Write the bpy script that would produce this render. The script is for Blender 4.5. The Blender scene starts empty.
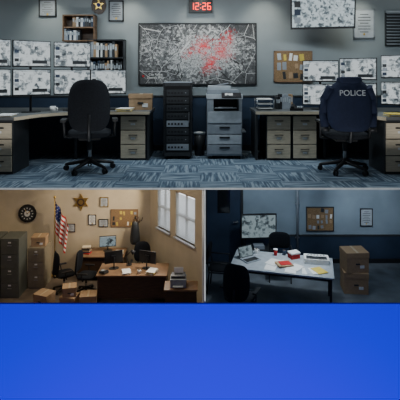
import bpy, bmesh, math, random
from mathutils import Matrix, Vector, Euler
random.seed(7)
R=math.radians
# ---------------------------------------------------------------- materials
MATS={}
def mat(name,col,rough=.6,metal=0,em=0,var=.12,scale=12,bump=0,emcol=None,stretch=None,spec=.4):
    if name in MATS: return MATS[name]
    m=bpy.data.materials.new(name); m.use_nodes=True
    nt=m.node_tree; b=nt.nodes['Principled BSDF']
    tc=nt.nodes.new('ShaderNodeTexCoord'); mp=nt.nodes.new('ShaderNodeMapping')
    nt.links.new(tc.outputs['Object'],mp.inputs[0])
    if stretch: mp.inputs['Scale'].default_value=stretch
    n=nt.nodes.new('ShaderNodeTexNoise'); n.inputs['Scale'].default_value=scale; n.inputs['Detail'].default_value=5
    nt.links.new(mp.outputs[0],n.inputs['Vector'])
    r=nt.nodes.new('ShaderNodeValToRGB'); nt.links.new(n.outputs[0],r.inputs[0])
    r.color_ramp.elements[0].position=.3; r.color_ramp.elements[1].position=.7
    r.color_ramp.elements[0].color=tuple(max(0,c*(1-var)) for c in col)+(1,)
    r.color_ramp.elements[1].color=tuple(min(1,c*(1+var)) for c in col)+(1,)
    nt.links.new(r.outputs[0],b.inputs['Base Color'])
    b.inputs['Roughness'].default_value=rough; b.inputs['Metallic'].default_value=metal
    b.inputs['Specular IOR Level'].default_value=spec
    if em:
        b.inputs['Emission Color'].default_value=tuple(emcol or col)+(1,); b.inputs['Emission Strength'].default_value=em
    if bump:
        bp=nt.nodes.new('ShaderNodeBump'); bp.inputs['Strength'].default_value=bump
        nt.links.new(n.outputs[0],bp.inputs['Height']); nt.links.new(bp.outputs[0],b.inputs['Normal'])
    MATS[name]=m; return m
wallA=mat('wall_grey_blue',(.25,.285,.295),.8,scale=1.5,var=.12)
navy=mat('navy_paint',(.022,.038,.068),.5,scale=2,var=.25)
wallB=mat('wall_cream',(.54,.46,.33),.85,scale=1.2,var=.15)
wallC=mat('wall_steel_blue',(.22,.28,.33),.8,scale=1.3,var=.2)
ceilM=mat('ceiling_white',(.5,.5,.48),.9)
edgeM=mat('slab_edge_paint',(.45,.48,.5),.6)
black=mat('black_plastic',(.012,.013,.015),.45)
fabric=mat('black_mesh_fabric',(.012,.014,.018),.9,scale=120,var=.5,bump=.2,spec=.2)
dark=mat('dark_laminate',(.03,.033,.036),.4)
steel=mat('steel',(.4,.42,.43),.3,.9)
grey=mat('grey_plastic',(.26,.29,.32),.5)
lgrey=mat('light_grey_plastic',(.42,.46,.49),.45)
white=mat('white_paper',(.75,.75,.72),.8,var=.06,scale=30)
beige=mat('maple_drawer',(.58,.50,.36),.5,var=.15,stretch=(2,2,18),scale=4)
wood=mat('oak_wood',(.22,.13,.07),.5,var=.3,stretch=(1,1,14),scale=4)
dwood=mat('walnut_wood',(.06,.035,.02),.4,var=.35,stretch=(2,14,14),scale=3)
cork=mat('cork',(.24,.15,.075),.9,var=.35,scale=60)
card=mat('cardboard',(.38,.25,.14),.85,var=.1,scale=20)
tape=mat('packing_tape',(.45,.34,.2),.3)
red=mat('red_cloth',(.45,.02,.02),.8)
blue=mat('blue_cloth',(.02,.03,.16),.8)
yellow=mat('yellow_paper',(.6,.45,.08),.8)
green=mat('locker_green',(.12,.13,.11),.45,.2,scale=5)
gold=mat('gold',(.6,.4,.1),.3,.8)
desktop=mat('desktop_grey',(.12,.125,.125),.4)
redled=mat('red_led',(.8,.02,.01),em=4,emcol=(1,.03,.01))
glass=mat('smoked_glass',(.01,.012,.015),.08,spec=.8)
jackM=mat('navy_jacket_cloth',(.012,.018,.042),.8,scale=25,bump=.3,spec=.2)
bluepl=mat('banner_blue',(.012,0,1),.9,var=0,spec=0)
glow=mat('fluorescent_tube',(.9,.95,1),em=3)
skyem=mat('daylight_pane',(.9,.95,1),em=3.5)

def tree(name):
    m=bpy.data.materials.new(name); m.use_nodes=True
    nt=m.node_tree; return m,nt,nt.nodes['Principled BSDF'],nt.nodes.new,nt.links.new
def ramp(nt,els,interp='LINEAR'):
    r=nt.nodes.new('ShaderNodeValToRGB'); cr=r.color_ramp; cr.interpolation=interp
    while len(cr.elements)<len(els): cr.elements.new(.5)
    for e,(p,c) in zip(cr.elements,els):
        e.position=p; e.color=(c,c,c,1) if not isinstance(c,tuple) else c+(1,)
    return r
def mapping(nt,scale,loc=(0,0,0),coord='Object'):
    tc=nt.nodes.new('ShaderNodeTexCoord'); mp=nt.nodes.new('ShaderNodeMapping')
    nt.links.new(tc.outputs[coord],mp.inputs[0]); mp.inputs['Scale'].default_value=scale; mp.inputs['Location'].default_value=loc
    return mp
# carpet
def carpet():
    m,nt,b,N,L=tree('carpet_tiles_striped')
    mp=mapping(nt,(1,1,1))
    mp2=mapping(nt,(34,2.6,1))
    n=N('ShaderNodeTexNoise'); n.inputs['Scale'].default_value=1; n.inputs['Detail'].default_value=2; L(mp2.outputs[0],n.inputs['Vector'])
    mp3=mapping(nt,(2.6,34,1))
    n2=N('ShaderNodeTexNoise'); n2.inputs['Scale'].default_value=1; L(mp3.outputs[0],n2.inputs['Vector'])
    ch=N('ShaderNodeTexChecker'); ch.inputs['Scale'].default_value=2; L(mp.outputs[0],ch.inputs[0])
    mx=N('ShaderNodeMix'); mx.data_type='FLOAT'; L(ch.outputs['Fac'],mx.inputs[0]); L(n.outputs[0],mx.inputs[2]); L(n2.outputs[0],mx.inputs[3])
    r=ramp(nt,[(.38,(.04,.068,.11)),(.5,(.09,.14,.19)),(.60,(.23,.29,.34))]); L(mx.outputs[0],r.inputs[0])
    L(r.outputs[0],b.inputs['Base Color']); b.inputs['Roughness'].default_value=.95
    return m
def screen(name,seed,tint=(1,1,1),strength=1.0,vs=15):
    m,nt,b,N,L=tree(name)
    mp=mapping(nt,(1,1,1),(seed*3.1,seed*1.7,seed*2.3))
    v=N('ShaderNodeTexVoronoi'); v.distance='CHEBYCHEV'; v.inputs['Scale'].default_value=vs; L(mp.outputs[0],v.inputs['Vector'])
    n=N('ShaderNodeTexNoise'); n.inputs['Scale'].default_value=9; n.inputs['Detail'].default_value=8; n.inputs['Roughness'].default_value=.7; L(mp.outputs[0],n.inputs['Vector'])
    sp=N('ShaderNodeSeparateColor'); L(v.outputs['Color'],sp.inputs[0])
    a=N('ShaderNodeMath'); a.operation='MULTIPLY_ADD'; L(n.outputs[0],a.inputs[0]); a.inputs[1].default_value=1.5
    k=N('ShaderNodeMath'); k.operation='MULTIPLY'; L(sp.outputs[0],k.inputs[0]); k.inputs[1].default_value=.42
    L(k.outputs[0],a.inputs[2])
    r=ramp(nt,[(.62,(.03*tint[0],.04*tint[1],.05*tint[2])),(.8,(.18*tint[0],.22*tint[1],.24*tint[2])),(.98,(.6*tint[0],.66*tint[1],.68*tint[2]))])
    L(a.outputs[0],r.inputs[0])
    b.inputs['Base Color'].default_value=(.01,.01,.01,1); b.inputs['Roughness'].default_value=.3
    L(r.outputs[0],b.inputs['Emission Color']); b.inputs['Emission Strength'].default_value=strength
    return m
screens=[screen('monitor_picture_%d'%i,i,vs=20) for i in range(4)]
tvscr=screen('television_picture',9,(.9,.97,1),strength=1.0,vs=26)
dimscr=screen('dim_display_picture',5,(.8,.95,1),.4)
def citymap():
    m,nt,b,N,L=tree('city_map_print')
    mp=mapping(nt,(1,1,1))
    def V(scale,feat):
        v=N('ShaderNodeTexVoronoi'); v.feature=feat; v.inputs['Scale'].default_value=scale; L(mp.outputs[0],v.inputs['Vector']); return v
    def lt(src,w):
        c=N('ShaderNodeMath'); c.operation='LESS_THAN'; L(src,c.inputs[0]); c.inputs[1].default_value=w; return c
    def mixc(f,a,bc):
        x=N('ShaderNodeMix'); x.data_type='RGBA'; L(f,x.inputs[0]); L(a,x.inputs[6])
        if isinstance(bc,tuple): x.inputs[7].default_value=bc+(1,)
        else: L(bc,x.inputs[7])
        return x
    blocks=V(30,'F1'); sp=N('ShaderNodeSeparateColor'); L(blocks.outputs['Color'],sp.inputs[0])
    n=N('ShaderNodeTexNoise'); n.inputs['Scale'].default_value=3; n.inputs['Detail'].default_value=7; L(mp.outputs[0],n.inputs['Vector'])
    g=N('ShaderNodeVectorMath'); g.operation='DISTANCE'
    mq=mapping(nt,(.55,1,1)); L(mq.outputs[0],g.inputs[0]); g.inputs[1].default_value=(.02,0,0)
    a=N('ShaderNodeMath'); a.operation='MULTIPLY_ADD'; L(sp.outputs[0],a.inputs[0]); a.inputs[1].default_value=.45; L(n.outputs[0],a.inputs[2])
    a2=N('ShaderNodeMath'); a2.operation='SUBTRACT'; L(a.outputs[0],a2.inputs[0]); L(g.outputs['Value'],a2.inputs[1])
    base=ramp(nt,[(.08,(.06,.062,.065)),(.30,(.20,.205,.205)),(.5,(.5,.5,.49))]); L(a2.outputs[0],base.inputs[0])
    c1=mixc(lt(V(30,'DISTANCE_TO_EDGE').outputs[0],.04).outputs[0],base.outputs[0],(.06,.06,.06))
    c2=mixc(lt(V(7,'DISTANCE_TO_EDGE').outputs[0],.018).outputs[0],c1.outputs[2],(.02,.02,.02))
    c3=mixc(lt(V(3.1,'DISTANCE_TO_EDGE').outputs[0],.008).outputs[0],c2.outputs[2],(.6,.6,.58))
    prev=c3
    for (cx,cz,rad) in [(.10,.14,.2),(.42,.06,.24),(.22,-.16,.2),(.55,.26,.16),(-.15,.0,.1)]:
        g=N('ShaderNodeVectorMath'); g.operation='DISTANCE'; L(mp.outputs[0],g.inputs[0]); g.inputs[1].default_value=(cx,-.02,cz)
        k=N('ShaderNodeMath'); k.operation='MULTIPLY_ADD'; L(a.outputs[0],k.inputs[0]); k.inputs[1].default_value=.3; L(g.outputs['Value'],k.inputs[2])
        q=N('ShaderNodeMapRange'); L(k.outputs[0],q.inputs[0]); q.inputs[1].default_value=.2+rad; q.inputs[2].default_value=.14+rad*.2; q.inputs[3].default_value=0; q.inputs[4].default_value=.9
        prev=mixc(q.outputs[0],prev.outputs[2],(.8,.02,.03))
    L(prev.outputs[2],b.inputs['Base Color']); b.inputs['Roughness'].default_value=.5
    return m
mapM=citymap(); carpetM=carpet()

# ---------------------------------------------------------------- builder
class O:
    def __init__(s,name): s.n=name; s.bm=bmesh.new(); s.m=[]
    def mi(s,m):
        if m not in s.m: s.m.append(m)
        return s.m.index(m)
    def box(s,c,d,m,r=(0,0,0)):
        M=Matrix.Translation(c)@Euler([R(a) for a in r]).to_matrix().to_4x4()@Matrix.Diagonal((d[0],d[1],d[2],1))
        v=bmesh.ops.create_cube(s.bm,size=1,matrix=M)['verts']; i=s.mi(m)
        for f in {f for x in v for f in x.link_faces}: f.material_index=i
        return s
    def bb(s,x0,x1,y0,y1,z0,z1,m): return s.box(((x0+x1)/2,(y0+y1)/2,(z0+z1)/2),(abs(x1-x0),abs(y1-y0),abs(z1-z0)),m)
    def cyl(s,a,b,r1,m,r2=None,seg=16):
        a=Vector(a); b=Vector(b); d=b-a
        M=Matrix.Translation((a+b)/2)@d.to_track_quat('Z','Y').to_matrix().to_4x4()
        v=bmesh.ops.create_cone(s.bm,cap_ends=True,segments=seg,radius1=r1,radius2=r1 if r2 is None else r2,depth=d.length,matrix=M)['verts']; i=s.mi(m)
        for f in {f for x in v for f in x.link_faces}: f.material_index=i; f.smooth=len(f.verts)==4
        return s
    def ball(s,c,r,m,sc=(1,1,1)):
        v=bmesh.ops.create_uvsphere(s.bm,u_segments=14,v_segments=9,radius=r,matrix=Matrix.Translation(c)@Matrix.Diagonal((*sc,1)))['verts']; i=s.mi(m)
        for f in {f for x in v for f in x.link_faces}: f.material_index=i; f.smooth=True
        return s
    def tube(s,pts,r,m):
        for a,b in zip(pts,pts[1:]): s.cyl(a,b,r,m,seg=10)
        for p in pts[1:-1]: s.ball(p,r,m)
        return s
    def prism(s,poly,z0,z1,m):
        a=[s.bm.verts.new((x,y,z0)) for x,y in poly]; b=[s.bm.verts.new((x,y,z1)) for x,y in poly]; i=s.mi(m); n=len(poly)
        fs=[s.bm.faces.new(a[::-1]),s.bm.faces.new(b)]+[s.bm.faces.new((a[k],a[(k+1)%n],b[(k+1)%n],b[k])) for k in range(n)]
        for f in fs: f.material_index=i
        return s
    def shell(s,c,w,h,t,m,curve=.05,tilt=0,shape=None,p=4,axis='Z'):
        n=12; i=s.mi(m); G=[]
        for side in (0,1):
            g=[]
            for a in range(n+1):
                row=[]
                for k in range(n+1):
                    u=-1+2*k/n; v=-1+2*a/n
                    q=(abs(u)**p+abs(v)**p)**(1/p); mx=max(abs(u),abs(v)); f=mx/q if q else 1
                    uu,vv=u*f,v*f; ww=w*(shape(vv) if shape else 1)
                    x=uu*ww/2; z=vv*h/2; e=1-mx**6
                    y=curve*uu*uu+(t/2*(.35+.65*e))*(1 if side else -1)
                    P=Vector((x,y,z)) if axis=='Z' else Vector((x,z,y))
                    P=Euler((R(tilt),0,0)).to_matrix()@P+Vector(c)
                    row.append(s.bm.verts.new(P))
                g.append(row)
            G.append(g)
        fs=[]
        for sd,g in enumerate(G):
            for a in range(n):
                for k in range(n):
                    q=[g[a][k],g[a][k+1],g[a+1][k+1],g[a+1][k]]
                    fs.append(s.bm.faces.new(q if not sd else q[::-1]))
        rim=[(0,k) for k in range(n)]+[(a,n) for a in range(n)]+[(n,k) for k in range(n,0,-1)]+[(a,0) for a in range(n,0,-1)]
        for j in range(len(rim)):
            a=rim[j]; b=rim[(j+1)%len(rim)]
            fs.append(s.bm.faces.new((G[0][a[0]][a[1]],G[1][a[0]][a[1]],G[1][b[0]][b[1]],G[0][b[0]][b[1]])))
        for f in fs: f.material_index=i; f.smooth=True
        return s
    def done(s,loc=(0,0,0),rz=0,rx=0,bevel=.006,parent=None,sc=1):
        bmesh.ops.recalc_face_normals(s.bm,faces=s.bm.faces)
        if sc!=1: bmesh.ops.scale(s.bm,vec=(sc,sc,sc),verts=s.bm.verts)
        me=bpy.data.meshes.new(s.n); s.bm.to_mesh(me); s.bm.free()
        for m in s.m: me.materials.append(m)
        o=bpy.data.objects.new(s.n,me); bpy.context.collection.objects.link(o)
        o.location=loc; o.rotation_euler=(R(rx),0,R(rz))
        if bevel:
            b=o.modifiers.new('bevel','BEVEL'); b.width=bevel; b.segments=2; b.limit_method='ANGLE'; b.angle_limit=R(50)
        if parent: o.parent=parent
        return o
def text(name,s,size,m,loc,rot,parent,ext=.002):
    c=bpy.data.curves.new(name,'FONT'); c.body=s; c.size=size; c.extrude=ext; c.align_x='CENTER'; c.align_y='CENTER'
    o=bpy.data.objects.new(name,c); bpy.context.collection.objects.link(o)
    bpy.context.view_layer.update()
    me=bpy.data.meshes.new_from_object(o); bpy.data.objects.remove(o)
    me.materials.clear(); me.materials.append(m)
    o=bpy.data.objects.new(name,me); bpy.context.collection.objects.link(o)
    o.location=loc; o.rotation_euler=[R(a) for a in rot]; o.parent=parent; return o
def area(name,loc,size,power,col,rot=(0,0,0),sy=None):
    l=bpy.data.lights.new(name,'AREA'); l.energy=power; l.color=col; l.size=size
    if sy: l.shape='RECTANGLE'; l.size_y=sy
    o=bpy.data.objects.new(name,l); bpy.context.collection.objects.link(o); o.location=loc; o.rotation_euler=[R(a) for a in rot]; return o
def spot(name,loc,target,power,col,ang=60,blend=.6,rad=.08):
    l=bpy.data.lights.new(name,'SPOT'); l.energy=power; l.color=col; l.spot_size=R(ang); l.spot_blend=blend; l.shadow_soft_size=rad
    o=bpy.data.objects.new(name,l); bpy.context.collection.objects.link(o); o.location=loc
    o.rotation_euler=(Vector(target)-Vector(loc)).to_track_quat('-Z','Y').to_euler(); return o

CAM=6.1; F1=4.8; F2=1.64; F3=0.0
# ---------------------------------------------------------------- shell
O('floor').bb(-3.75,3.75,5.2,7.85,4.785,F1,carpetM).done(bevel=0)
O('trim_1').bb(-3.75,3.75,5.18,5.2,4.78,4.798,edgeM).done(bevel=0)
O('wall_back').bb(-3.75,3.75,7.75,7.9,F1,7.6,wallA).done(bevel=0)
O('trim_2').bb(-3.75,3.75,7.735,7.75,F1+.1,5.72,navy).done(bevel=0)
O('trim_3').bb(-3.75,3.75,7.725,7.75,5.72,5.75,dark).done(bevel=0)
O('baseboard_back').bb(-3.75,3.75,7.72,7.75,F1,4.9,black).done(bevel=0)
O('wall_left').bb(-3.9,-3.75,5.2,7.9,F1,7.6,wallA).done(bevel=0)
O('wall_right').bb(3.75,3.9,5.2,7.9,F1,7.6,wallA).done(bevel=0)
O('ceiling').bb(-3.9,3.9,5.2,7.9,7.6,7.7,ceilM).done(bevel=0)
# storey below
bfloor=mat('worn_brown_floor',(.13,.10,.075),.5,scale=3,var=.35)
cfloor=mat('grey_vinyl_floor',(.11,.13,.15),.4,scale=3,var=.3)
O('floor').bb(-6.5,.05,5.4,14.2,-.1,F3,bfloor).done(bevel=0)
O('floor').bb(.065,5.3,5.4,10.8,F2-.1,F2,cfloor).done(bevel=0)
O('wall_foundation').bb(.08,5.3,5.4,10.8,0,F2-.1,ceilM).done(bevel=0)
O('wall_back').bb(-6.5,.05,14.0,14.15,0,4.75,wallB).done(bevel=0)
O('wall_left').bb(-6.65,-6.5,5.4,14.15,0,4.75,wallB).done(bevel=0)
O('wall_divider').bb(.05,.065,5.24,14.15,0,4.775,edgeM).done(bevel=0)
O('wall_back').bb(.065,5.3,10.7,10.85,F2,4.75,wallC).done(bevel=0)
O('trim_4').bb(.065,5.3,10.68,10.7,F2+.1,2.27,navy).done(bevel=0)
O('trim_5').bb(.065,5.3,10.67,10.7,2.27,2.31,dark).done(bevel=0)
O('baseboard_back').bb(.065,5.3,10.66,10.7,F2,F2+.1,black).done(bevel=0)
O('wall_right').bb(5.15,5.3,5.4,10.7,F2,4.75,wallC).done(bevel=0)
O('ceiling').bb(-6.65,5.3,7.85,14.15,4.755,4.85,ceilM).done(bevel=0)
O('banner_panel').bb(-6.65,5.3,5.2,5.23,0,3.454,bluepl).done(bevel=0)  # flat blue panel standing in for the caption banner

# angled window wall of the sunlit office
ax,ay=-1.55,14.0; bx,by=.05,11.8
L_=math.hypot(bx-ax,by-ay); ang=math.degrees(math.atan2(by-ay,bx-ax))
w=O('wall_window_side')
ops=[(.45,1.15),(1.45,2.4)]
z0,z1=1.5,2.8
w.bb(0,L_,0,.12,0,z0,wallB); w.bb(0,L_,0,.12,z1,4.75,wallB)
xs=[0]+[v for o in ops for v in o]+[L_]
for i in range(0,len(xs),2): w.bb(xs[i],xs[i+1],0,.12,z0,z1,wallB)
w.done((ax,ay,0),ang,bevel=0)
for k,(a,b) in enumerate(ops):
    q=O('window_%d'%(k+1))
    q.bb(a,b,.09,.1,z0,z1,skyem)
    for x in (a+.02,(a+b)/2,b-.02): q.bb(x-.02,x+.02,.04,.09,z0,z1,wood)
    for z in (z0+.02,(z0+z1)/2,z1-.02): q.bb(a,b,.04,.09,z-.02,z+.02,wood)
    q.bb(a-.04,b+.04,-.06,.04,z0-.04,z0,edgeM)
    n=26
    for j in range(n): q.box(((a+b)/2,.015,z0+.06+(z1-z0-.08)*j/n),(b-a-.02,.04,.004),lgrey,(35,0,0))
    q.done((ax,ay,0),ang,bevel=0)

# ---------------------------------------------------------------- object kits
def chair(loc,rz,jacket=False,name='office_chair',sc=1.0):
    o=O(name)
    for k in range(5):
        a=R(72*k+20); c,s=math.cos(a),math.sin(a)
        o.cyl((0,0,.13),(.3*c,.3*s,.075),.028,black,.018)
        o.ball((.3*c,.3*s,.07),.02,black)
        for e in (-.016,.016): 
            px,py=-s*e,c*e
            o.cyl((.3*c+px*.6,.3*s+py*.6,.032),(.3*c+px*1.6,.3*s+py*1.6,.032),.032,black)
    o.cyl((0,0,.09),(0,0,.17),.04,black); o.cyl((0,0,.17),(0,0,.36),.022,steel); o.cyl((0,0,.26),(0,0,.4),.03,black)
    o.box((0,0,.41),(.26,.24,.04),black)
    o.shell((0,.02,.465),.52,.5,.1,fabric,curve=.012,axis='Y')
    o.tube([(0,-.1,.41),(0,-.27,.42),(0,-.31,.55),(0,-.29,.72)],.022,black)
    o.shell((0,-.26,.83),.50,.62,.06,fabric,curve=.07,tilt=-6,shape=lambda v:1-.12*abs(v+.1)**2,p=4)
    for sx in (-1,1):
        o.tube([(sx*.2,.0,.42),(sx*.3,.0,.43),(sx*.31,-.04,.62)],.017,black)
        o.box((sx*.31,.0,.635),(.07,.27,.03),black)
    ob=o.done(loc,rz,sc=sc)
    if jacket:
        j=O('police_jacket')
        j.shell((0,-.30,.85),.53,.62,.07,jackM,curve=.09,tilt=-5,shape=lambda v:.93+.07*(1-(v+.1)**2)-.22*max(0,v)**4,p=4.5)
        j.shell((0,-.27,1.15),.30,.09,.08,jackM,curve=.06)
        for sx in (-1,1):
            j.tube([(sx*.22,-.22,1.07),(sx*.285,-.17,.93),(sx*.30,-.16,.75),(sx*.28,-.18,.56)],.05,jackM)
            j.cyl((sx*.28,-.18,.58),(sx*.28,-.18,.53),.054,black)
        j.done(parent=ob,bevel=0,sc=sc)
        text('police_lettering','POLICE',.1,lgrey,(0,-.362*sc,1.0*sc),(85,0,0),ob)
    return ob
def monitor(loc,rz,n=1,w=.54,h=.36,z=.45,gap=.41,mi=0,name=None,scr=None):
    o=O(name or ('dual_computer_monitor' if n==2 else 'computer_monitor'))
    o.prism([(.14*math.cos(R(a)),.05+.1*math.sin(R(a))) for a in range(0,360,20)],0,.012,black)
    top=z+(n-1)*gap
    o.cyl((0,.07,.01),(0,.07,top+.03),.018,black)
    for k in range(n):
        zz=z+k*gap
        o.box((0,.045,zz),(.12,.05,.12),black)
        o.box((0,.01,zz),(w,.03,h),black)
        o.box((0,-.007,zz+.004),(w-.024,.004,h-.034),scr or screens[(mi+k)%4])
        o.box((0,-.0095,zz+h/2-.026),(w-.03,.001,.012),lgrey)
        if not scr:
            for j in range(4): o.box((-w/2+.055,-.0095,zz+h*.24-j*.062),(.06,.001,.045),[dark,grey,navy,lgrey][(j+mi)%4])
            o.box((w*.2,-.0095,zz-h*.3),(w*.4,.001,.05),dark)
    return o.done(loc,rz,bevel=.003)
def pedestal(loc,rz=0,w=.38,h=.70,d=.55,n=3,front=beige,name='drawer_pedestal'):
    o=O(name)
    o.bb(-w/2,w/2,0,d,.0,h,dark)
    hh=(h-.05)/n
    for k in range(n):
        z=.035+hh*k
        o.bb(-w/2+.015,w/2-.015,-.018,0,z,z+hh-.014,front)
        zc=z+hh*.62
        o.box((0,-.03,zc),(.13,.012,.012),black); 
        for e in (-.06,.06): o.box((e,-.022,zc),(.01,.02,.01),black)
        o.box((0,-.02,zc-.05),(.07,.003,.03),white)
    return o.done(loc,rz,bevel=.004)
def cabinet(loc,rz=0,w=.46,h=1.3,d=.6,n=4,m=green): 
    o=O('filing_cabinet'); o.bb(-w/2,w/2,0,d,0,h,m); hh=(h-.06)/n
    for k in range(n):
        z=.04+hh*k; o.bb(-w/2+.02,w/2-.02,-.015,0,z,z+hh-.02,m)
        o.box((0,-.03,z+hh*.6),(.12,.02,.014),steel); o.box((0,-.017,z+hh*.8),(.08,.004,.04),white)
    return o.done(loc,rz)
def box_(loc,w=.35,d=.3,h=.24,rz=0,lid=True,name='cardboard_box'):
    o=O(name); o.bb(-w/2,w/2,-d/2,d/2,0,h,card)
    if lid: o.bb(-w/2-.008,w/2+.008,-d/2-.008,d/2+.008,h*.75,h+.006,card)
    o.box((0,0,h+.007),(.05,d+.01,.003),tape); o.box((0,-d/2-.01,h*.45),(.09,.004,.03),dark)
    o.box((w*.2,-d/2-.003,h*.3),(.09,.006,.06),white)
    return o.done(loc,rz,bevel=.003)
def frame(name,c,w,h,fm,im,t=.025,inner=None):
    o=O(name); b=.022
    o.box((0,-t/2,0),(w,t*.6,h),im)
    for sx in (-1,1): o.box((sx*(w/2-b/2),-t/2,0),(b,t,h),fm)
    for sz in (-1,1): o.box((0,-t/2,sz*(h/2-b/2)),(w,t,b),fm)
    if inner: inner(o,w,h,-t*.8)
    return o.done((c[0],c[1]-.003,c[2]),0,bevel=.002)
def pins(seed,n=9,yel=True):
    def f(o,w,h,y):
        r=random.Random(seed); cols=max(2,int(w/.11)); rows=max(2,int(h/.14))
        for i in range(cols):
            for j in range(rows):
                if r.random()<.3: continue
                m=r.choice([white,lgrey,grey,yellow if yel else white,dark,card])
                o.box((-w/2+.03+(i+.5)*(w-.06)/cols+r.uniform(-.01,.01),y-.001*r.random(),-h/2+.03+(j+.5)*(h-.06)/rows+r.uniform(-.015,.015)),(w/cols*r.uniform(.4,.75),.003,h/rows*r.uniform(.4,.75)),m,(0,r.uniform(-8,8),0))
    return f
def lines(o,w,h,y):
    for k in range(7): o.box((0,y,h*.32-k*h*.1),(w*(.6 if k%3 else .4),.003,h*.025),dark)
    o.ball((0,y,-h*.36),.02,gold,(1,.2,1))
def paper_stack(loc,rz=0,n=5,w=.22,d=.3,name='paper_stack'):
    o=O(name)
    for k in range(n): o.box((random.uniform(-.008,.008),random.uniform(-.008,.008),.004+k*.008),(w,d,.0075),white if k%3 else yellow,(0,0,random.uniform(-7,7)))
    return o.done(loc,rz,bevel=0)
def keyboard(loc,rz=0):
    o=O('computer_keyboard'); o.box((0,0,.01),(.44,.14,.02),black)
    for r in range(4):
        for c in range(14): o.box((-.195+c*.03,-.045+r*.03,.023),(.024,.024,.006),dark)
    return o.done(loc,rz,bevel=0)
def mug(loc,m=white,name='coffee_mug'):
    o=O(name); o.cyl((0,0,0),(0,0,.095),.036,m,.04,20); o.cyl((0,0,.0951),(0,0,.0961),.034,dwood)
    o.tube([(.036,0,.075),(.062,0,.07),(.064,0,.035),(.035,0,.022)],.006,m); return o.done(loc,bevel=0)
def binders(o,x0,x1,y0,y1,z,h,seed):
    r=random.Random(seed); x=x0
    while x<x1-.03:
        t=r.uniform(.025,.045); hh=h*r.uniform(.75,.95)
        m=r.choice([black,dark,grey,navy,grey,card,dark,white]); o.bb(x,x+t-.002,y0+.01,y1,z,z+hh,m)
        o.bb(x+.006,x+t-.008,y0+.007,y0+.01,z+hh*.5,z+hh*.8,lgrey); x+=t
def phone(loc,rz=0,name='desk_phone'):
    o=O(name); o.box((0,0,.033),(.2,.19,.04),black,(8,0,0)); o.box((-.06,0,.068),(.05,.2,.03),black,(8,0,0))
    for i in range(3):
        for j in range(4): o.box((.02+i*.028,-.06+j*.028,.053+j*.004),(.02,.02,.008),lgrey)
    return o.done(loc,rz,bevel=.003)

# ---------------------------------------------------------------- OPERATIONS ROOM (upper)
DT=F1+.75
def ops_desk(sx):
    o=O('corner_desk')
    poly=[(3.7,5.85),(2.42,5.85),(2.25,6.35),(1.85,6.78),(.76,6.78),(.76,7.6),(3.7,7.6)]
    if sx>0: poly=[(max(x,.84),y) for x,y in poly]
    poly=[(x*sx,y) for x,y in poly]
    if sx<0: poly=poly[::-1]
    o.prism(poly,DT-.04,DT,desktop)
    e=[(2.42,5.85),(2.25,6.35),(1.85,6.78),(.84 if sx>0 else .76,6.78)]
    for (x0,y0),(x1,y1) in zip(e,e[1:]):
        L=math.hypot(x1-x0,y1-y0); a=math.degrees(math.atan2((y1-y0),(x1-x0)*sx))
        o.box((sx*(x0+x1)/2,(y0+y1)/2,DT-.022),(L,.012,.044),beige,(0,0,a))
    o.bb(sx*1.0,sx*3.7,7.5,7.55,F1,DT-.04,navy)
    o.bb(sx*1.9,sx*1.94,6.95,7.5,F1,DT-.04,dark)
    o.bb(sx*3.6,sx*3.7,5.9,7.5,F1,DT-.04,dark)
    x=.85 if sx>0 else .78
    o.bb(sx*x,sx*(x+.03),6.85,7.5,F1,DT-.04,dark)
    return o.done(bevel=0)
ops_desk(-1); ops_desk(1)
pedestal((-1.02,6.86,F1),w=.40); 
pedestal((1.2,6.86,F1),w=.38); pedestal((1.595,6.86,F1),w=.38)
pedestal((-2.63,5.9,F1),w=.36); pedestal((2.62,5.9,F1),w=.40)
for k,(x,y,a,n) in enumerate([(-2.88,6.2,46,2),(-2.47,6.62,38,2),(-1.97,6.95,24,2),(-1.44,7.08,10,1)]):
    monitor((x,y,DT),a,n,w=.55,h=.39,z=.44,gap=.42,mi=k,name='desk_display' if n==1 else None)
for k,(x,y,a) in enumerate([(1.9,7.1,-12),(2.42,6.9,-30),(2.88,6.48,-45)]):
    monitor((x,y,DT),a,2,w=.55,h=.34,z=.24+.02*k,gap=.37+.01*k,mi=k+1)
keyboard((-1.7,6.88,DT),14); keyboard((2.18,6.68,DT),-35)
chair((-1.5,6.12,F1),12,sc=1.09,name='swivel_chair'); chair((1.95,6.06,F1),-4,jacket=True,sc=1.07,name='swivel_chair')
box_((-.95,7.25,DT),.36,.3,.24,4,name='archive_box')
paper_stack((-1.15,6.93,DT+.001),0,name='report_stack')
o=O('letter_tray')
for k in range(3):
    o.box((0,0,.02+k*.07),(.26,.32,.006),black)
    o.box((0,.0,.03+k*.07),(.22,.29,.014),white)
for a in (-.13,.13):
    for b_ in (-.15,.15): o.cyl((a,b_,0),(a,b_,.17),.005,steel)
o.done((1.02,7.15,DT),bevel=0)
o=O('binder_row'); binders(o,0,.28,0,.22,0,.26,4); o.done((1.22,7.2,DT),bevel=.002)
phone((1.5,6.98,DT),-15,'desk_phone'); mug((-2.15,6.58,DT+.001)); mug((2.95,6.0,DT+.001),navy); paper_stack((-2.6,6.02,DT+.001),0,3,name='memo_stack'); paper_stack((2.62,6.05,DT+.001),-4,4,name='printout_stack')
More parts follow.
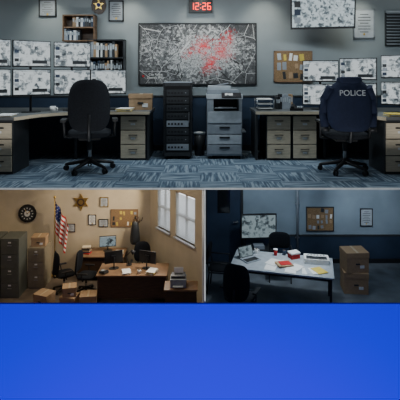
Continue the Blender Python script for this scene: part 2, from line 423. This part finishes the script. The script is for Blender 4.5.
# server cabinet
o=O('server_rack'); 
o.bb(-.22,.22,0,.7,.05,1.18,black)
for sx in (-1,1): o.bb(sx*.22,sx*.195,-.02,0,.05,1.18,black)
o.bb(-.2,.2,-.02,0,1.13,1.18,dark); o.bb(-.2,.2,-.02,0,.05,.1,dark)
for k in range(8):
    z=.14+k*.12; o.bb(-.17,.17,-.012,0,z,z+.095,[grey,black,dark][k%3] if k in (0,3) else dark)
    for j in range(5): o.bb(-.15+j*.05,-.12+j*.05,-.015,-.012,z+.03,z+.06,black)
    o.bb(.12,.13,-.016,-.012,z+.04,z+.05,lgrey)
for x in (-.17,.17):
    for y in (.06,.64): o.cyl((x,y,0),(x,y,.05),.02,black)
o.box((.175,-.03,.65),(.012,.02,.16),steel); o.bb(-.22,.22,-.02,.7,1.18,1.19,grey)
o.done((-.345,6.95,F1))
# copier
o=O('photocopier')
o.bb(-.27,.27,0,.6,.05,.74,grey); 
for k in range(3):
    z=.08+k*.155; o.bb(-.26,.26,-.015,0,z,z+.14,lgrey if k%2 else grey); o.box((0,-.02,z+.1),(.16,.012,.025),black)
o.bb(-.26,.26,-.012,0,.56,.73,lgrey)
o.bb(-.27,-.17,0,.6,.74,.93,grey); o.bb(-.17,.27,.3,.6,.74,.93,dark); o.bb(.22,.27,0,.6,.74,.93,grey)
o.box((.02,.15,.77),(.34,.28,.012),lgrey,(-8,0,0)); o.box((.02,.15,.785),(.22,.22,.008),white,(-8,0,0))
o.bb(-.28,.28,-.01,.6,.93,1.0,lgrey); o.bb(-.27,.22,.03,.58,1.0,1.07,grey); o.bb(-.25,.1,.1,.5,1.07,1.13,lgrey); o.box((-.05,.3,1.145),(.26,.24,.01),grey,(0,-10,0))
o.box((.1,-.07,.99),(.3,.13,.025),black,(25,0,0)); o.box((.06,-.075,1.005),(.12,.07,.006),screens[1],(25,0,0))
o.bb(.27,.34,.1,.45,.4,.42,lgrey)
for x in (-.22,.22):
    for y in (.06,.54): o.cyl((x,y,0),(x,y,.05),.03,black)
o.done((.38,6.95,F1))
o=O('waste_bin'); o.cyl((0,0,0),(0,0,.36),.075,dark,.09,24); o.cyl((0,0,.345),(0,0,.37),.095,grey,.095,24); o.ball((0,0,.36),.07,white,(1,1,.35)); o.done((-.01,7.3,F1),bevel=0)
# map
mo=O('city_map_poster'); mo.box((0,-.015,0),(2.0,.02,1.02),mapM)
for sx in (-1,1): mo.box((sx*1.005,-.018,0),(.02,.03,1.06),black)
for sz in (-1,1): mo.box((0,-.018,sz*.52),(2.03,.03,.02),black)
m=mo.done((-.043,7.75,6.46),bevel=0)
text('map_legend','City Police\nDistrict  Map',.055,white,(-.72,-.028,-.38),(90,0,0),m)
lg=O('legend_rule'); lg.bb(-.95,-.5,-.028,-.026,-.30,-.296,white); lg.ball((-.93,-.027,-.38),.02,red,(1,.1,1)); lg.done(parent=m,bevel=0)
# digital clock
o=O('digital_wall_clock'); o.bb(-.2,.2,0,.06,-.1,.1,black); 
for x in (-.14,.14): o.bb(x-.008,x+.008,.02,.05,.1,.33,black)
SEG={'1':'bc','2':'abged','6':'afgedc'}
def digit(ch,x):
    w_,h_=.05,.11; t=.011
    P={'a':((0,h_/2),(w_,t)),'d':((0,-h_/2),(w_,t)),'g':((0,0),(w_,t)),'b':((w_/2,h_/4),(t,h_/2)),'c':((w_/2,-h_/4),(t,h_/2)),'f':((-w_/2,h_/4),(t,h_/2)),'e':((-w_/2,-h_/4),(t,h_/2))}
    for s_ in SEG[ch]:
        (a,b_),(c,d)=P[s_]; o.box((x+a,-.003,b_),(c,.006,d),redled)
for ch,x in zip('1226',(-.145,-.06,.06,.145)): digit(ch,x)
for z in (-.03,.03): o.box((0,-.003,z),(.012,.006,.012),redled)
o.done((.01,7.66,7.27),bevel=0)
frame('cork_notice_board',(1.6,7.75,6.245),.66,.54,wood,cork,inner=pins(3))
frame('framed_poster',(2.82,7.75,6.98),.36,.5,grey,lgrey,inner=lines)
frame('framed_certificate',(-1.44,7.75,7.2),.26,.36,black,grey,inner=lines)
frame('framed_certificate',(-2.62,7.75,7.25),.30,.3,black,grey,inner=lines)
o=O('wall_shelf'); W,H,D=.54,.45,.2
o.bb(-W/2,W/2,-.02,0,-H/2,H/2,dwood)
for sx in (-1,1): o.bb(sx*W/2,sx*(W/2-.02),-D,0,-H/2,H/2,wood)
for z in (-H/2,0,H/2-.02): o.bb(-W/2,W/2,-D,0,z,z+.02,wood)
binders(o,-W/2+.03,.05,-D,-.03,-H/2+.02,.2,8); binders(o,-.1,W/2-.03,-D,-.03,.02,.19,12)
o.done((-2.04,7.747,6.89),bevel=.002)
o=O('binder_shelf'); W,H,D=.62,.64,.2
o.bb(-W/2,W/2,-.02,0,-H/2,H/2,black)
for sx in (-1,1): o.bb(sx*W/2,sx*(W/2-.02),-D,0,-H/2,H/2,dark)
for z in (-H/2,0,H/2-.02): o.bb(-W/2,W/2,-D,0,z,z+.02,dark)
binders(o,-W/2+.03,W/2-.03,-D,-.03,-H/2+.02,.29,21); binders(o,-W/2+.03,W/2-.1,-D,-.03,.02,.28,33)
o.done((-1.58,7.747,6.38),bevel=.002)
o=O('police_badge_plaque'); o.prism([(.13*math.cos(R(a)),.16*math.sin(R(a))) for a in range(0,360,30)],0,.02,dwood)
o.prism([((.1 if k%2==0 else .045)*math.sin(R(36*k)),(.1 if k%2==0 else .045)*math.cos(R(36*k))) for k in range(10)][::-1],.02,.03,gold)
o.cyl((0,0,.03),(0,0,.035),.035,blue)
o.done((-1.74,7.747,7.3),rx=90,bevel=.002)
# TV
o=O('wall_television'); o.box((0,0,0),(1.02,.05,.58),black); o.box((0,-.027,.005),(.97,.004,.52),tvscr)
o.box((0,.05,0),(.3,.06,.3),black)
for k in range(3): o.box((-.4,-.0295,.12-k*.13),(.1,.001,.1),[dark,navy,grey][k])
tv=o.done((1.99,7.3,7.14),rz=-12,rx=12)
b_=O('mount_arm'); b_.tube([(0,.06,0),(.02,.22,.02),(0,.36,.02)],.025,black); b_.done(parent=tv)
o=O('window_3'); o.bb(-.22,.22,-.03,0,-.3,.3,dark); 
for k in range(11): o.box((0,-.04,-.27+k*.053),(.4,.03,.006),grey,(35,0,0))
o.bb(-.22,.22,-.05,0,.27,.3,lgrey); o.done((3.4,7.75,6.9),bevel=0)
for x in (-2.2,0,2.2):
    o=O('ceiling_light'); o.bb(-.6,.6,-.15,.15,0,.06,lgrey); o.bb(-.56,.56,-.12,.12,-.005,0,glow); o.done((x,6.3,7.54),bevel=0)
    area('lamp_ops',(x,6.3,7.5),1.1,28,(.80,.92,1),sy=.3)
for x in (-2.6,-1.2,0,1.1,2.7): spot('lamp_wallwash',(x,7.3,7.57),(x,7.75,6.8),26,(.98,.97,.84),85,.9)

# ---------------------------------------------------------------- SUNLIT OFFICE (lower left) floor z=0
o=O('wall_clock'); o.cyl((0,0,0),(0,-.04,0),.28,black,seg=32); o.cyl((0,-.04,0),(0,-.045,0),.21,dark,seg=32); o.cyl((0,-.045,0),(0,-.047,0),.09,white,seg=24)
for k in range(12):
    a=R(30*k); o.box((.17*math.sin(a),-.047,.17*math.cos(a)),(.02,.004,.04),white,(0,math.degrees(a),0))
o.box((.04,-.049,.03),(.02,.004,.13),gold,(0,50,0)); o.box((-.03,-.05,.06),(.014,.004,.17),gold,(0,-25,0)); o.ball((0,-.05,0),.02,black)
o.done((-5.36,13.998,1.80),bevel=0)
o=O('sheriff_star_emblem')
o.prism([((.27 if k%2==0 else .14)*math.sin(R(30*k)),(.27 if k%2==0 else .14)*math.cos(R(30*k))) for k in range(12)][::-1],0,.025,gold)
o.cyl((0,0,.025),(0,0,.035),.12,dwood,seg=24); o.cyl((0,0,.035),(0,0,.04),.07,gold,seg=24)
o.done((-3.7,13.995,2.15),rx=90,bevel=0)
o=O('national_flag'); o.cyl((0,0,0),(0,0,.05),.14,gold,.1,24); o.cyl((0,0,.05),(0,0,2.35),.015,gold); o.ball((0,0,2.38),.04,gold)
nu,nv=18,26; V=[]
for j in range(nv+1):
    row=[]
    for i in range(nu+1):
        u=i/nu; v=j/nv
        x=.015+u*(.42-.12*v); y=-.01-.07*math.sin(u*15+v*1.0)*min(1,u*4)
        z=2.28-v*.95-u*.75*(1-.1*v)
        row.append(o.bm.verts.new((x,y,z)))
    V.append(row)
ir,iw,ib=o.mi(red),o.mi(white),o.mi(blue)
for j in range(nv):
    for i in range(nu):
        f=o.bm.faces.new((V[j][i],V[j+1][i],V[j+1][i+1],V[j][i+1])); f.smooth=True
        f.material_index= ib if (i<8 and j<14) else (ir if (j//2)%2==0 else iw)
for j in range(1,14,3):
    for i in range(1,8,2):
        p=V[j][i].co; o.box((p.x,p.y-.008,p.z),(.016,.004,.016),white,(0,45,0))
o.done((-4.42,13.7,0),bevel=0)
cabinet((-5.2,12.3,0),w=.5,h=1.62,n=4); cabinet((-5.75,12.3,0),w=.5,h=1.62,n=4)
cabinet((-4.68,12.85,0),w=.48,h=1.15,n=3,m=mat('cabinet_tan',(.26,.22,.15),.5,.1))
box_((-4.68,13.15,1.152),.4,.35,.26,5,name='file_carton')
def odesk(loc,rz=0,w=1.7,d=.8,side=1,name='office_desk'):
    o=O(name); o.bb(-w/2,w/2,-d/2,d/2,.71,.75,wood)
    o.bb(-w/2+.03,-w/2+.06,-d/2+.04,d/2-.04,0,.71,dwood); o.bb(w/2-.06,w/2-.03,-d/2+.04,d/2-.04,0,.71,dwood)
    o.bb(-w/2+.05,w/2-.05,-d/2+.05,-d/2+.08,.12,.71,dwood)
    o.bb(side*(w/2-.40),side*(w/2-.06),-d/2+.1,d/2-.04,.08,.71,dwood)
    for k in range(3): o.bb(side*(w/2-.39),side*(w/2-.08),d/2-.04,d/2-.02,.1+.2*k,.28+.2*k,wood); 
    return o.done(loc,rz)
odesk((-1.83,12.4,0),0,1.9,.8)
odesk((-.48,11.45,0),0,.85,.5,name='side_desk')
odesk((-2.95,13.6,0),0,1.4,.7,-1,name='rear_desk')
for (x,y,a,z) in [(-2.4,12.5,200,.75),(-1.45,12.5,160,.75),(-2.8,13.66,10,.75)]:
    monitor((x,y,z),a,1,w=.5,h=.33,z=.3,mi=int(abs(x)*3),scr=dimscr)
o=O('desktop_printer'); o.bb(-.2,.2,-.17,.17,0,.2,grey); o.bb(-.18,.18,-.1,.16,.2,.26,dark); o.box((0,-.2,.06),(.26,.14,.01),lgrey); o.box((0,.12,.31),(.24,.01,.16),white,(-15,0,0)); o.done((-.55,11.48,.75),bevel=.004)
paper_stack((-2.0,12.2,.75),10); paper_stack((-1.3,12.18,.75),-20,9); phone((-2.6,12.15,.752),150,'office_phone'); mug((-1.65,12.15,.75),name='tea_mug')
o=O('desk_lamp'); o.cyl((0,0,0),(0,0,.02),.08,black); o.tube([(0,0,.02),(-.08,0,.25),(.08,0,.40)],.01,black); o.cyl((.06,0,.41),(.14,0,.33),.03,black,.07); o.done((-2.0,12.68,.75),bevel=0)
o=O('book_pile')
for k in range(6): o.box((0,0,.02+.036*k),(.24,.17,.034),[red,navy,card,green,dwood,beige][k],(0,0,random.uniform(-15,15)))
o.done((-3.4,13.5,.75),bevel=.002)
paper_stack((-2.42,13.5,.75),4,6)
chair((-3.85,12.75,0),-60); chair((-1.7,13.2,0),185); chair((-3.2,12.65,0),-95)
box_((-2.95,11.9,0),.42,.35,.32,8); box_((-3.45,11.9,0),.40,.34,.28,-10); box_((-3.45,11.9,.29),.34,.3,.24,14,name='archive_carton')
box_((-4.15,12.0,0),.42,.36,.3,-20)
frame('bulletin_board',(-2.35,14,1.65),.85,.55,wood,cork,inner=pins(11))
frame('framed_photograph',(-3.35,14,1.6),.24,.32,black,white,inner=lines)
frame('framed_photograph',(-4.05,14,1.35),.34,.26,dwood,lgrey,inner=lines)
frame('framed_photograph',(-2.98,14,2.15),.26,.3,gold,lgrey,inner=lines)
frame('framed_photograph',(-3.0,14,1.5),.3,.24,black,lgrey,inner=lines)
o=O('coat_rack'); o.cyl((0,0,.02),(0,0,1.75),.02,dwood)
for k in range(4):
    a=R(90*k+30); o.tube([(0,0,.2),(.18*math.cos(a),.18*math.sin(a),.015)],.014,dwood); o.tube([(0,0,1.6),(.12*math.cos(a),.12*math.sin(a),1.62),(.16*math.cos(a),.16*math.sin(a),1.72)],.012,dwood)
o.shell((-.08,-.12,1.3),.3,.7,.1,dark,curve=.06,shape=lambda v:.9-.25*v)
o.done((-1.9,13.78,0),bevel=0)
area('lamp_office',(-3.2,11.5,4.6),2.5,115,(1,.86,.66),(-20,0,0))
area('lamp_window',(-.95,12.75,2.3),1.4,75,(1,.92,.8),(90,0,180+ang),sy=1.2)
spot('lamp_sunbeam',(-.6,12.2,3.6),(-3.3,14,1.7),330,(1,.82,.58),42,.4,.05)

# ---------------------------------------------------------------- INTERVIEW ROOM (lower right) floor z=1.64
TZ=F2+.75
o=O('interview_table'); w_,d_=1.95,.95
o.bb(-w_/2,w_/2,-d_/2,d_/2,.715,.75,mat('pale_tabletop',(.36,.40,.43),.35))
o.bb(-w_/2+.04,w_/2-.04,-d_/2+.04,-d_/2+.07,.66,.715,black); o.bb(-w_/2+.04,w_/2-.04,d_/2-.07,d_/2-.04,.66,.715,black)
for sx in (-1,1):
    for sy in (-1,1): o.box((sx*(w_/2-.06),sy*(d_/2-.06),.358),(.045,.045,.715),black)
    o.bb(sx*(w_/2-.04),sx*(w_/2-.07),-d_/2+.05,d_/2-.05,.66,.715,black)
TC=(1.62,8.9); TA=-14
o.done((TC[0],TC[1],F2),TA)
def T(x,y,z=0): 
    a=R(TA); return (TC[0]+x*math.cos(a)-y*math.sin(a),TC[1]+x*math.sin(a)+y*math.cos(a),TZ+z)
mug(T(-.55,.34),name='white_mug'); mug(T(.02,.40),navy,name='white_mug')
o=O('tape_recorder'); o.bb(-.24,.24,-.14,.14,0,.1,white); o.bb(-.2,.2,-.12,.02,.1,.108,dark)
for x in (-.09,.09): o.cyl((x,-.05,.108),(x,-.05,.116),.05,black)
for k in range(6): o.box((-.15+k*.06,.08,.105),(.04,.03,.014),grey)
o.done(T(.66,.2),-10)
o=O('laptop'); o.box((0,0,.01),(.34,.24,.018),grey); o.box((0,-.02,.0205),(.3,.14,.003),black); o.box((0,.165,.12),(.34,.014,.22),black,(-20,0,0)); o.box((0,.157,.12),(.31,.003,.19),dimscr,(-20,0,0)); o.done(T(-.62,-.02),30,bevel=.003)
o=O('scattered_case_papers'); r=random.Random(5)
for k in range(9): o.box((r.uniform(-.25,.3),r.uniform(-.36,-.02),.001+k*.0012),(.21,.28,.001),r.choice([white,white,white,lgrey,white]),(0,0,r.uniform(-40,40)))
for k in range(4): o.box((.5+.07*k,-.28+.02*k,.002+k*.004),(.21,.28,.003),[white,lgrey,white,yellow][k],(0,0,12*k))
o.done(T(0,0),TA,bevel=0)
o=O('evidence_folder'); o.box((0,0,.01),(.3,.24,.02),card); o.box((.02,0,.024),(.22,.17,.008),red); o.done(T(.05,-.12,.02),12,bevel=.001)
o=O('takeaway_cup'); o.cyl((0,0,0),(0,0,.12),.03,red,.04,20); o.cyl((0,0,.12),(0,0,.132),.043,white,seg=20); o.done(T(-.15,.33),bevel=0)
o=O('evidence_carton'); o.bb(-.1,.1,-.08,.08,0,.12,red); o.bb(-.105,.105,-.085,.085,.09,.125,white); o.done(T(.22,.3),20)
def vchair(loc,rz):
    o=O('visitor_chair')
    for sx in (-1,1):
        o.tube([(sx*.23,.22,0),(sx*.23,.2,.44),(sx*.23,-.2,.44),(sx*.23,-.24,0)],.014,black); o.tube([(sx*.23,-.2,.44),(sx*.22,-.27,.86)],.014,black)
        o.tube([(sx*.25,.18,.42),(sx*.26,.16,.65),(sx*.25,-.23,.66)],.014,black)
    o.shell((0,0,.47),.48,.46,.07,fabric,curve=.01,axis='Y'); o.shell((0,-.255,.76),.46,.38,.05,fabric,curve=.04,tilt=-8)
    return o.done(loc,rz)
chair((.72,8.1,F2),-25,name='rolling_chair'); vchair((.42,9.35,F2),-100); vchair((1.75,9.85,F2),172)
box_((3.2,9.35,F2),.48,.4,.42,-6,name='storage_carton'); box_((3.2,9.35,F2+.43),.46,.38,.40,4,name='storage_carton')
o=O('display_cart')
for sx in (-1,1):
    o.bb(sx*.3-.02,sx*.3+.02,-.02,.02,.06,1.25,black); o.bb(sx*.3-.02,sx*.3+.02,-.25,.25,.05,.09,black)
    for y in (-.22,.22): o.cyl((sx*.3-.012,y,.028),(sx*.3+.012,y,.028),.028,black)
o.bb(-.3,.3,-.2,.1,.5,.52,dark); o.bb(-.12,.12,-.15,.05,.52,.6,grey)
o.box((0,-.05,1.02),(.82,.05,.56),black); o.box((0,-.077,1.02),(.77,.004,.5),dimscr)
o.done((1.33,10.3,F2),4,bevel=.003)
frame('pin_board',(2.85,10.7,2.68),.66,.58,dark,cork,inner=pins(17))
frame('wall_notice',(3.95,10.7,2.72),.3,.42,black,lgrey,inner=lines)
o=O('door_1'); o.bb(-.40,.40,-.03,0,0,2.05,navy); 
for sx in (-1,1): o.bb(sx*.40,sx*.46,-.05,0,0,2.1,dark)
o.bb(-.46,.46,-.05,0,2.05,2.11,dark); o.bb(-.15,.15,-.035,-.03,1.2,1.8,glass); o.cyl((.32,-.03,1.0),(.32,-.08,1.0),.02,steel); o.box((.28,-.08,1.0),(.12,.02,.02),steel)
o.done((.56,10.655,F2))
o=O('conduit_pipe'); o.cyl((0,0,0),(0,0,2.9),.025,grey); 
for z in (.5,1.3,2.2): o.box((0,.02,z),(.09,.04,.03),steel)
o.done((2.3,10.62,F2+.12),bevel=0)
spot('lamp_interview',(1.9,8.9,4.65),(1.65,8.9,TZ),190,(.88,.95,1),62,.7,.15)
spot('lamp_interview_wall',(3.7,8.9,4.65),(3.9,10.7,3.1),170,(.82,.92,1),55,.8,.1)
spot('lamp_interview_wall',(1.6,8.9,4.65),(1.5,10.7,3.0),70,(.8,.92,1),75,.9,.1)
area('lamp_interview_fill',(2.4,8.6,4.7),2.2,34,(.7,.85,1))
for p in [(1.9,8.9,4.68),(3.7,8.9,4.68)]:
    o=O('ceiling_light'); o.cyl((0,0,0),(0,0,.07),.14,black); o.done(p,bevel=0)

# unseen area light, added only to brighten the blue banner panel
area('banner_fill_light',(0,-.5,1.2),7,480,(1,1,1),(88,0,0),sy=2)

wd=bpy.data.worlds.new('World'); bpy.context.scene.world=wd; wd.use_nodes=True
bg=wd.node_tree.nodes['Background']; bg.inputs[0].default_value=(.75,.85,1,1); bg.inputs[1].default_value=.09
c=bpy.data.cameras.new('camera'); c.sensor_width=36; c.lens=36*450/400; c.shift_y=-125/400; c.clip_end=60
co=bpy.data.objects.new('camera',c); bpy.context.collection.objects.link(co); co.location=(0,0,CAM); co.rotation_euler=(R(90),0,0)
bpy.context.scene.camera=co
